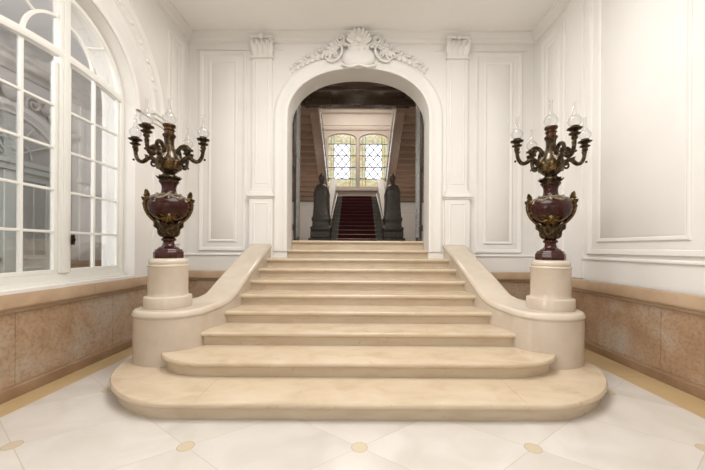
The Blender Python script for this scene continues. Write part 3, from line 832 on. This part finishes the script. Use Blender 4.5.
        mb.leaf(zz(.205,1.12), d*.3+Vector((0,0,1)), d, .075, .045, .3, .012)
        mb.leaf(zz(.235,1.10), d*.6+Vector((0,0,.8)), sd, .055, .035, .1, .014)
        mb.ball(zz(.392,1.085), .013, 8, 6)
        mb.leaf(zz(.372,1.14), d*.25+Vector((0,0,1)), d, .06, .04, .2, .009)
        mb.leaf(zz(.366,1.14), -d*.25+Vector((0,0,1)), -d, .06, .04, .2, .009)
        am = mb.build('arm', M['bronze'], c)
        # cup with scalloped drip pan
        q = zz(.375, 0); mb = MB()
        mb.lathe([(.012,1.195),(.024,1.205),(.030,1.218),(.024,1.232),(.026,1.242),(.044,1.250),(.052,1.258),(.046,1.264),(.030,1.268),(.028,1.282),(.034,1.29),(.056,1.298),(.066,1.306),(.062,1.313),(.044,1.318),(.036,1.322),(.036,1.335),(.03,1.336)], (q.x,q.y,0), 32, 8, .07)
        mb.build('socket_cup', M['bronze'], am)
        shade(am, (q.x, q.y, 1.325), .86)
    return c
CZ = PZ+.534
c1 = candelabrum('candelabrum', 'red marble vase candelabrum with bronze arms on the left pedestal, beside the arched window', (-PX+.014, PY, CZ))
c2 = mirror_tree(c1); c2.location = (PX+.004, PY, CZ)
c2['label'] = 'red marble vase candelabrum with bronze arms on the right pedestal, before the panelled wall'

# ------------------------------------------------------------------ pilasters either side of the arch
def pilaster(px0, px1, label):
    x0, x1 = bx(px0), bx(px1); xm = (x0+x1)/2; hw = (x1-x0)/2
    o = thing('pilaster', label, 'pilaster', (xm, YB, .93))
    b = lambda py: bz(py)-.93
    mb = MB(); mb.box(-hw, hw, -.038, .0, b(190), b(59)); mb.frame(lambda u,v,h: (u,-.038-h,v), -hw+.06, hw-.06, b(190)+.1, b(59)-.05, [(0,0),(.006,.006),(.016,.006),(.022,0)])
    mb.build('shaft', M['plaster'], o, bevel=.006)
    mb = MB(); mb.box(-hw-.03, hw+.03, -.075, 0, .0, b(199)); mb.box(-hw-.045, hw+.045, -.095, 0, b(199), b(197.4)); mb.box(-hw-.06, hw+.06, -.115, 0, b(197.4), b(195)); mb.box(-hw-.035, hw+.035, -.09, 0, b(195), b(192.5)); mb.box(-hw-.015, hw+.015, -.07, 0, b(192.5), b(190))
    mb.frame(lambda u,v,h: (u,-.075-h,v), -hw+.04, hw-.04, .36, b(203), [(0,0),(.008,.008),(.02,.008),(.03,0)])
    mb.build('pedestal_block', M['plaster'], o, bevel=.005)
    # leafy capital
    mb = MB(); z0, z1 = b(58.5), b(39.5); hh = z1-z0
    mb.box(-hw*.96, hw*.96, -.06, 0, z0, z1-.02); mb.box(-hw-.02, hw+.02, -.075, 0, z0-.02, z0+.012); mb.box(-hw-.03, hw+.03, -.105, 0, z1-.03, z1+.02)
    for i in range(4):
        u = (-.75+.5*i)*hw; mb.leaf((u,-.055,z0+.01), (0,-.12,1), (0,-1,0), hh*.62, hw*.55, .25, .014)
    for i in range(3):
        u = (-.5+.5*i)*hw; mb.leaf((u,-.06,z0+hh*.22), (0,-.1,1), (0,-1,0), hh*.62, hw*.55, .25, .014)
    for s in (-1, 1):
        mb.tube(spiral((s*(hw-.03),-.09,z1-.085),(s,0,0),(0,0,1),.008,.055,1.5,1.5,sgn=-1), [.012+.008*i/27 for i in range(28)], 7)
        mb.leaf((s*hw*.8,-.06,z0+.01), (s*.12,-.1,1), (s*.1,-1,0), hh*.75, hw*.5, .28, .014)
        mb.tube(spiral((s*hw*.35,-.09,z1-.09),(s,0,0),(0,0,1),.006,.04,1.3,1.5,sgn=-1), .011, 6)
    mb.ball((0,-.12,z1-.02),(.05,.035,.05), 10, 8)
    mb.build('capital', M['plaster'], o, smooth=45)
    return o
pilaster(251.5, 271.5, 'white plaster pilaster with leafy capital, left of the arch')
pilaster(446, 467, 'white plaster pilaster with leafy capital, right of the arch')

# ------------------------------------------------------------------ plaster cartouche over the arch
ct = thing('cartouche', 'white plaster cartouche with shell crest and leafy branches over the arch', 'ornament', (0, YB, AS+AR))
zc = AS+AR
def cz(py): return bz(py)-zc
def cxp(px): return (px-357.8)*k
mb = MB()
# shield: broad swelling tablet flanked by volutes
mb.ball((0,-.035,cz(58.5)), (.30,.10,.20), 24, 14); mb.ball((0,-.05,cz(50)), (.20,.09,.17), 24, 14)
mb.tube(spline([(-.30,-.06,cz(66)),(-.15,-.10,cz(69)),(0,-.11,cz(67.5)),(.15,-.10,cz(69)),(.30,-.06,cz(66))],6), .022, 7)
mb.build('shield', M['plaster'], ct, smooth=50)
mb = MB()
for i in range(9):
    a = PI*(.04+.92*i/8); d = Vector((-cos(a), 0, sin(a)))
    mb.leaf(Vector((0,-.10,cz(46.5)))+d*.04, d+Vector((0,-.55,0)), (0,-1,0), .212, .10, .08, .020, 1)
mb.ball((0,-.13,cz(43.5)),(.075,.06,.06), 12, 8)
rnd = random.Random(5)
for i in range(13):
    t = -1+2*i/12; z = cz(46.5)-.05*(1-t*t)
    mb.ball((t*.25,-.14+.05*abs(t),z), .020+.012*(1-abs(t)), 7, 5)
    mb.leaf((t*.24,-.12+.04*abs(t),z), (t,0,rnd.uniform(-.8,.6)), (0,-1,0), .10, .06, .35, .012)
mb.build('shell_crest', M['plaster'], ct, smooth=50)
for s in (-1, 1):
    mb = MB()
    mb.tube(spiral((s*.325,-.09,cz(42.5)),(s,0,0),(0,0,1),.018,.080,1.6,.6), [.014+.012*i/27 for i in range(28)], 8)
    mb.tube(spline([(s*.36,-.07,cz(46)),(s*.30,-.09,cz(50)),(s*.30,-.09,cz(55)),(s*.36,-.08,cz(60)),(s*.46,-.06,cz(62.5)),(s*.56,-.05,cz(61.5))],6), .022, 8)
    mb.tube(spiral((s*.40,-.06,cz(56)),(s,0,0),(0,0,1),.012,.05,1.4,-.5), .014, 7)
    for j in range(5):
        mb.leaf((s*(.34+.035*j),-.05,cz(49+1.6*j)), (s*(.55+.25*j),0,.8-.22*j), (0,-1,0), .19-.015*j, .085, .2, .014)
    mb.build('volute', M['plaster'], ct, smooth=50)
    # branch of leaves and flowers following the arch
    mb = MB(); ar = arch_pts(.31, 80); half = [p for p in ar if p[0]*s > .40]
    half = sorted(half, key=lambda p: abs(p[0])); half = [p for p in half if abs(p[0]) < 1.16]
    st = [(p[0], -.015, p[1]-zc) for p in half]
    mb.tube(st, [.030*(1-.7*i/len(st)) for i in range(len(st))], 7)
    rnd = random.Random(3)
    for i in range(0, len(st), 2):
        t = i/len(st); p = Vector(st[i]); q = Vector(st[min(i+1,len(st)-1)])-Vector(st[max(i-1,0)]); q.normalize(); nn = Vector((-q.z*1, 0, q.x)); nn = nn if nn.z > 0 else -nn
        sz = .19*(1-.5*t)
        mb.leaf(p, q*.8+nn*.9, (0,-1,0), sz, sz*.55, .22, .012); mb.leaf(p, q*1.0-nn*.5, (0,-1,0), sz*.8, sz*.45, .22, .012)
        if i % 4 == 0:
            f = p+nn*.10*(1-.5*t)+Vector((0,-.06,0)); rr = .042*(1-.4*t)
            mb.ball(f, (rr*.6,rr*.6,rr*.6), 8, 6)
            for m_ in range(5):
                a = 2*PI*m_/5; mb.ball(f+Vector((cos(a)*rr,.01,sin(a)*rr)), (rr*.6,rr*.35,rr*.6), 7, 5)
    mb.tube(spiral((s*.56,-.06,cz(58)),(s,0,0),(0,0,1),.012,.085,1.4,2.2,sgn=-1), [.014+.012*i/27 for i in range(28)], 7)
    mb.build('branch', M['plaster'], ct, smooth=50)

# ------------------------------------------------------------------ the open iron doors in the arch
def iron_door(name, sx):
    d = sempty(name, (sx*1.243, 6.07, 1.483))
    zt_ = 3.05
    mb = MB(); mb.frame(lambda u,v,h: (-sx*h, u, v), 0, .66, 0, zt_, [(0,0),(0,.045),(.075,.045),(.085,.035),(.085,0)]); mb.box(-.0 if sx < 0 else -.045, .045 if sx < 0 else 0, .05,.62,.72,.80).box(-.0 if sx < 0 else -.045, .045 if sx < 0 else 0,.05,.62,1.9,1.96)
    mb.build('door_frame', M['iron'], d); d.rotation_euler.z = -sx*math.radians(5)
    MB().box(-.012,.0,.08,.58,.08,zt_-.08).build('pane', M['darkpane'], d, smooth=0)
    mb = MB(); x = -sx*.05
    for y in (.2,.33,.46): mb.tube([(x,y,.08),(x,y,zt_-.06)], .013, 6)
    mb.tube([(x*1.02,.018,.02),(x*1.02,.018,zt_)], .014, 6); mb.tube([(x*1.02,.64,.02),(x*1.02,.64,zt_)], .014, 6)
    for z in (1.43,1.9,.45):
        for y in (.19,.47):
            for q in (-1, 1):
                mb.tube(spiral((x,y+q*.07,z),(0,q,0),(0,0,1),.01,.065,1.4,.8), .011, 6)
                mb.tube(spiral((x,y+q*.07,z+.16),(0,q,0),(0,0,-1),.01,.065,1.4,.8), .011, 6)
    for z in (.3,1.32,1.78,2.1,2.85): mb.tube([(x,.06,z),(x,.61,z)], .012, 6)
    mb.build('grille', M['ironlight'], d)
    for z in (.25, 1.4, 2.75):
        MB().lathe([(.022,-.06),(.026,-.05),(.026,.05),(.022,.06)], (-sx*.01,-.015,z), 12).build('hinge', M['iron'], d)
    return d
iron_door('door_3', -1); iron_door('door_4', 1)

# ------------------------------------------------------------------ stair hall behind the arch
FZ = 1.481
HX = 3.6; HY = 18.1
struct(MB().box(-HX-.3, HX+.3, 6.45, HY, FZ-.25, FZ-.002).build('floor_hall', M['hallstep'], smooth=0))
struct(MB().box(-HX-.3, -HX, YBB, HY, FZ, 9.6).build('wall_hall_left', M['plaster'], smooth=0))
struct(MB().box(HX, HX+.3, YBB, HY, FZ, 9.6).build('wall_hall_right', M['plaster'], smooth=0))
struct(MB().box(-HX-.3, HX+.3, YBB, 12.4, 7.06, 7.3).build('ceiling_hall', M['halldark'], smooth=0))
struct(MB().box(-HX-.3, HX+.3, HY, HY+.3, FZ, 9.6).build('wall_hall_far', M['hallpink'], smooth=0))
struct(MB().box(-HX-.3, HX+.3, 12.4, 12.6, 7.0, 9.6).build('wall_hall_upper', M['hallcream'], smooth=0))
# hall ceiling beams and soffit lines
mb = MB(); mb.box(-HX, HX, 12.05, 12.42, 6.86, 7.08); mb.box(-HX, HX, 11.2, 11.35, 6.98, 7.07); mb.box(-HX,-1.75,10.2,12.1,6.95,7.07); mb.box(1.75,HX,10.2,12.1,6.95,7.07)
struct(mb.build('trim_40', M['halldark'], bevel=.02))
# skylit ceiling over the stairwell: cream cove with a glazed light
struct(MB().box(-HX-.3, HX+.3, 12.6, HY+.3, 9.55, 9.7).build('ceiling_stairwell', M['hallcream'], smooth=0))
mb = MB(); mb.loft([[(-HX, HY-o, z), (HX, HY-o, z)] for o, z in ((0,8.15),(.06,8.15),(.1,8.25),(.1,8.35),(0,8.4))], closed=False)
mb.box(-HX, HX, HY-.06, HY, 8.4, 9.05); mb.loft([[(-HX, HY-o, z), (HX, HY-o, z)] for o, z in ((.05,9.05),(.18,9.1),(.25,9.22),(.05,9.3))], closed=False)
struct(mb.build('trim_41', M['hallcream']))
sk = sempty('window_2', (0, 16.4, 9.52))
mb = MB(); mb.frame(lambda u,v,h: (u, v, -h), -1.7, 1.7, -1.5, 1.5, [(0,0),(0,.08),(.1,.08),(.1,0)]); mb.build('window_frame', M['hallcream'], sk)
MB().box(-1.62,1.62,-1.42,1.42,-.03,-.01).build('pane', emit('daylit_skylight_glass', (1,.95,.88), 2.0), sk, smooth=0)
# panelled dado under the landing
mb = MB()
for s in (-1, 1):
    mb.box(min(s*1.3,s*HX), max(s*1.3,s*HX), 16.9, 17.05, FZ, 3.82)
    a, b = sorted((s*1.45, s*3.4))
    mb.frame(lambda u,v,h: (u, 16.9-h, v), a, b, FZ+.2, 3.1, PP); mb.frame(lambda u,v,h: (u, 16.9-h, v), a, b, 3.22, 3.68, PP)
struct(mb.build('trim_42', M['plaster']))

# main flight up to the landing
NS = 13; R2 = (4.03-FZ)/NS; T2 = .33; Y2 = 12.35
hs = thing('hall_staircase', 'straight grey marble flight with pale balustrades behind the arch, under the stained windows', 'staircase')
for i in range(NS):
    z1 = FZ+R2*(i+1); y = Y2+T2*i
    mb = MB(); pr_ = [(y+.02, z1-R2-.002), (y+.02, z1-.05), (y-.025, z1-.045), (y-.03, z1-.02), (y-.022, z1), (y+T2+.05, z1), (y+T2+.05, z1-R2-.002)]
    hw = 1.16 if i < 3 else 1.12
    mb.loft([[(-hw,a,b) for a,b in pr_],[(hw,a,b) for a,b in pr_]], True, True, True)
    mb.build('step', M['hallstep'], hs, smooth=40)
YL = Y2+T2*NS
MB().box(-HX, HX, YL, HY, 3.80, 4.03).build('landing', M['hallstep'], hs)
for s in (-1, 1):
    mb = MB(); x0, x1 = sorted((s*1.10, s*1.34))
    pr_ = [(Y2+.15, FZ), (Y2+.15, FZ+1.02), (Y2+.5, FZ+1.15), (YL+.1, 4.95), (YL+.1, FZ)]
    mb.loft([[(x0,a,b) for a,b in pr_],[(x1,a,b) for a,b in pr_]], True, True, True)
    mb.build('balustrade', M['hallpink'], hs, smooth=0)
    mb = MB(); x0, x1 = sorted((s*1.06, s*1.38)); rr = [(Y2+.10, FZ+1.02), (Y2+.5, FZ+1.16), (YL+.15, 4.97)]
    mb.loft([[(x0,a,b),(x1,a,b),(x1,a,b+.09),(x0,a,b+.09)] for a,b in rr], True, True, True)
    mb.build('coping', M['hallrail'], hs, bevel=.02)
    mb = MB()
    pa = [(s*1.33,Y2+.0,2.53),(s*1.12,Y2+.10,2.49),(s*1.05,Y2+.35,2.50)] + [(s*1.045, Y2+.45+(YL-Y2-.4)*i/12, 2.55+(4.22-2.55)*i/12) for i in range(13)]
    mb.tube(pa, .035, 8); mb.build('handrail', M['hallrail'], hs)
cr = MB()
ct_ = thing('carpet_runner', 'dark red carpet runner up the middle of the flight behind the arch', 'carpet', (0, Y2, FZ))
for i in range(NS):
    z1 = R2*(i+1); y = T2*i
    cr.box(-.76, .76, y-.012, y+.0, z1-R2+.012, z1-.03); cr.box(-.76, .76, y-.035, y+T2-.02, z1+.001, z1+.012)
    cr.tube([(-.76,y-.038,z1-.016),(.76,y-.038,z1-.016)], .028, 10)
    MB().tube([(-.82,y-.024,z1-R2+.030),(.82,y-.024,z1-R2+.030)], .013, 8).build('nosing_line_rod', M['brass_pale'], ct_)  # rods added to draw the pale lines of light-catching nosings
cr.build('runner', M['carpet'], ct_, smooth=40)

# newel posts with urn-like heads
nw = thing('newel_post', 'dark grey stone newel post with rounded finial, left of the carpeted flight', 'newel post', (-1.37, 12.15, FZ))
mb = MB(); mb.box(-.56,.40,-.36,.36,0,.10); mb.box(-.47,.38,-.33,.33,.10,.24); mb.box(-.40,.36,-.30,.30,.24,.52)
mb.build('base', M['greystone'], nw, bevel=.03)
def rr(h, k, z, n=5):
    out = []
    for cx_, cy_, a0 in ((h-k,h-k,0),(-h+k,h-k,PI/2),(-h+k,-h+k,PI),(h-k,-h+k,1.5*PI)):
        for i in range(n): a = a0+PI/2*i/(n-1); out.append((cx_+k*cos(a), (cy_+k*sin(a))*.9, z))
    return out
mb = MB(); mb.loft([rr(h,kk,z) for h,kk,z in ((.37,.06,.50),(.40,.06,.56),(.40,.06,.64),(.33,.06,.70),(.33,.08,.85),(.36,.08,.93),(.36,.08,.99),(.32,.08,1.06),(.30,.1,1.4),(.295,.12,1.75),(.31,.14,1.86),(.31,.14,1.93),(.28,.16,2.08),(.24,.16,2.20),(.19,.15,2.28),(.11,.1,2.32),(.07,.06,2.34))], True, True, True)
mb.build('shaft', M['greystone'], nw, smooth=50)
MB().lathe([(.075,2.31),(.085,2.36),(.07,2.40),(.10,2.45),(.125,2.52),(.125,2.58),(.10,2.65),(.06,2.70),(.035,2.73),(.04,2.76),(.0,2.79)], (.0,0,0), 24).build('finial', M['greystone'], nw, smooth=50)
nw2 = mirror_tree(nw); nw2['label'] = 'dark grey stone newel post with rounded finial, right of the carpeted flight'

# side flights doubling back overhead, seen from beneath
def flight(s):
    f = thing('stair_flight', 'brown underside of the %s upper flight, stepping up above its newel post' % ('left' if s < 0 else 'right'), 'staircase')
    n2 = 15; r = (6.92-4.03)/n2; t = (16.95-12.2)/n2
    for i in range(n2):
        z1 = 4.03+r*(i+1); y1 = 16.95-t*i
        a, b = sorted((s*1.80, s*HX))
        mb = MB(); mb.box(a, b, y1-t-.02, y1, z1-r-.17, z1); mb.box(a, b, y1-t-.035, y1-t+.01, z1-.025, z1)
        mb.build('step', M['hallbrown'], f, smooth=0)
    a, b = sorted((s*1.52, s*1.86))
    mb = MB(); pr_ = [(17.0,3.66),(12.15,6.60),(12.15,7.10),(17.0,4.20)]
    mb.loft([[(a,y,z) for y,z in pr_],[(b,y,z) for y,z in pr_]], True, True, True)
    mb.build('string', M['hallbrown'], f, smooth=0)
    a, b = sorted((s*1.48, s*1.545)); pr_ = [(17.0,3.74),(12.15,6.68),(12.15,6.98),(17.0,4.08)]
    mb = MB(); mb.loft([[(a,y,z) for y,z in pr_],[(b,y,z) for y,z in pr_]], True, True, True)
    mb.build('moulding', M['hallrail'], f, smooth=0)
    for i in range(16):
        y = 16.8-4.5*i/15; z = 4.25+2.72*i/15
        MB().lathe([(.05,0),(.05,.04),(.03,.07),(.055,.2),(.03,.4),(.04,.62),(.05,.66),(.05,.7)], (s*1.58,y,z-.05), 8).build('baluster', M['hallrail'], f)
    mb = MB(); mb.loft([[(s*1.50,16.9,4.93),(s*1.66,16.9,4.93),(s*1.66,16.9,5.02),(s*1.50,16.9,5.02)],[(s*1.50,12.2,7.72),(s*1.66,12.2,7.72),(s*1.66,12.2,7.81),(s*1.50,12.2,7.81)]], True, True, True)
    mb.build('handrail', M['hallrail'], f, smooth=0)
    a, b = sorted((s*1.0, s*2.0)); mb = MB(); mb.box(a, b, 11.95, 12.25, 6.78, 7.10)
    mb.build('landing_block', M['halldark'], f, bevel=.02)
flight(-1); flight(1)

# pair of stained-glass windows over the landing
def stained_window(name, xm):
    w = sempty(name, (xm, HY, 4.90))
    hw = .79; zs = 2.68; ri_ = .30
    def outline(o): return [(-hw-o, -o)] + [((-hw-o)*cos(PI*i/20), zs+(ri_+o)*sin(PI*i/20)**.9) for i in range(21)] + [(hw+o, -o)]
    mb = MB()
    mb.loft([[(x,0,z) for x,z in outline(.13)],[(x,-.10,z) for x,z in outline(.12)],[(x,-.12,z) for x,z in outline(.05)],[(x,-.05,z) for x,z in outline(.0)],[(x,0,z) for x,z in outline(.0)]], closed=True)
    mb.build('window_frame', M['hallpink'], w)
    mb = MB(); o = outline(0); mb.loft([[(x,-.03,z) for x,z in o[1:-1]],[(x,-.03,0) for x,z in o[1:-1]]], closed=False)
    mb.build('stained_pane', M['stained'], w, smooth=0)
    mb = MB()
    for z in (.42,.0+1.08,1.75,2.42): mb.tube([(-hw,-.045,z),(hw,-.045,z)], .026, 5)
    for x in (-.47,.47): mb.tube([(x,-.045,0),(x,-.045,zs+.2)], .014, 5)
    for x in (-.63,.63): mb.tube([(x,-.045,0),(x,-.045,zs+.12)], .008, 5)
    # diagonal lattice inside the white field
    W = .94; Hh = 2.0; st = W/2
    for s in (-1, 1):
        for j in range(-3, 5):
            # line x = -.47 + t*.94, z = z0 + s*t*slope
            z0 = .42 + j*.56; slope = .56; ptsl = []
            for i in range(41):
                t = i/40; z = z0+s*t*2*slope if s > 0 else z0+2*slope*(1-t)
                if .42 <= z <= 2.42: ptsl.append((-.47+.94*t, -.045, z))
            if len(ptsl) > 1: mb.tube([ptsl[0], ptsl[-1]], .024, 5)
    mb.build('lead_came', M['came'], w)
stained_window('window_3', -.86); stained_window('window_4', .96)
mb = MB(); mb.box(-1.95, 2.0, HY-.16, HY, 4.62, 4.78)
struct(mb.build('trim_43', M['hallpink'], bevel=.02))

# ------------------------------------------------------------------ light
def area(name, loc, rot, sx, sy, w, col=(1,1,1), spread=None):
    l = bpy.data.lights.new(name, 'AREA'); l.shape = 'RECTANGLE'; l.size = sx; l.size_y = sy; l.energy = w; l.color = col
    if spread: l.spread = spread
    o = bpy.data.objects.new(name, l); COL.objects.link(o); o.location = loc; o.rotation_euler = rot; return o
def point(name, loc, w, r, col=(1,1,1)):
    l = bpy.data.lights.new(name, 'POINT'); l.energy = w; l.shadow_soft_size = r; l.color = col
    o = bpy.data.objects.new(name, l); COL.objects.link(o); o.location = loc; return o
area('entrance_daylight', (0, YF-.02, 2.1), (PI/2, 0, 0), 2.4, 3.9, 26, (1,.985,.96))
area('ceiling_fill_light', (0, 2.3, ZC-.06), (0, 0, 0), 2.6, 3.0, 235, (1,.98,.955))  # broad unseen light added under the ceiling so treads outshine risers
area('side_window_daylight', (XW-.12, WY2, 2.4), (0, -PI/2, 0), 2.9, 1.5, 60, (.97,.985,1))
point('rear_fill_light', (0, -1.6, 2.3), 35, .4, (1,.98,.955))  # added unseen fill behind the camera, mainly for the ceiling
area('vestibule_daylight', (-5.0, VY0+.1, 2.7), (PI/2, 0, 0), 2.6, 4.2, 330, (1,.99,.98))
area('vestibule_fill_light', (-5.0, 5.5, VZ-.1), (0, 0, 0), 1.5, 3, 90, (1,.99,.98))  # overhead fill added for the closed vestibule, without a fixture
point('vestibule_ceiling_fill', (-5.2, 1.6, 4.0), 130, .3, (.97,.985,1))  # second vestibule fill, added to brighten its ceiling; no lantern hangs here
area('stairwell_skylight', (0, 14.7, 9.4), (0, 0, 0), 2.6, 2.6, 230, (1,.95,.88))
point('stair_hall_fill_light', (0, 8.4, 5.2), 120, .25, (1,.90,.80))  # unseen fill added to reach the undersides of the side flights
for s_ in (-1, 1): point('hall_side_fill_light', (s_*2.3, 14.2, 3.2), 45, .15, (1,.90,.80))  # fill pair added for the dado panels and flight soffits; no sconces

wd = bpy.data.worlds.new('World'); SC.world = wd; wd.use_nodes = True
bg = wd.node_tree.nodes['Background']; bg.inputs[0].default_value = (.85,.92,1,1); bg.inputs[1].default_value = .6

cam = bpy.data.cameras.new('Camera'); cam.lens = 16; cam.sensor_width = 36; cam.sensor_fit = 'HORIZONTAL'
cam.shift_x = -3.5/705; cam.shift_y = 13/705; cam.clip_start = .05; cam.clip_end = 200
co = bpy.data.objects.new('Camera', cam); COL.objects.link(co); co.location = (-.03, 0, H); co.rotation_euler = (PI/2, math.radians(-.3), 0)
SC.camera = co
vs = SC.view_settings; vs.view_transform = 'Standard'; vs.look = 'None'; vs.gamma = 1; vs.exposure = -0.12; vs.use_curve_mapping = False
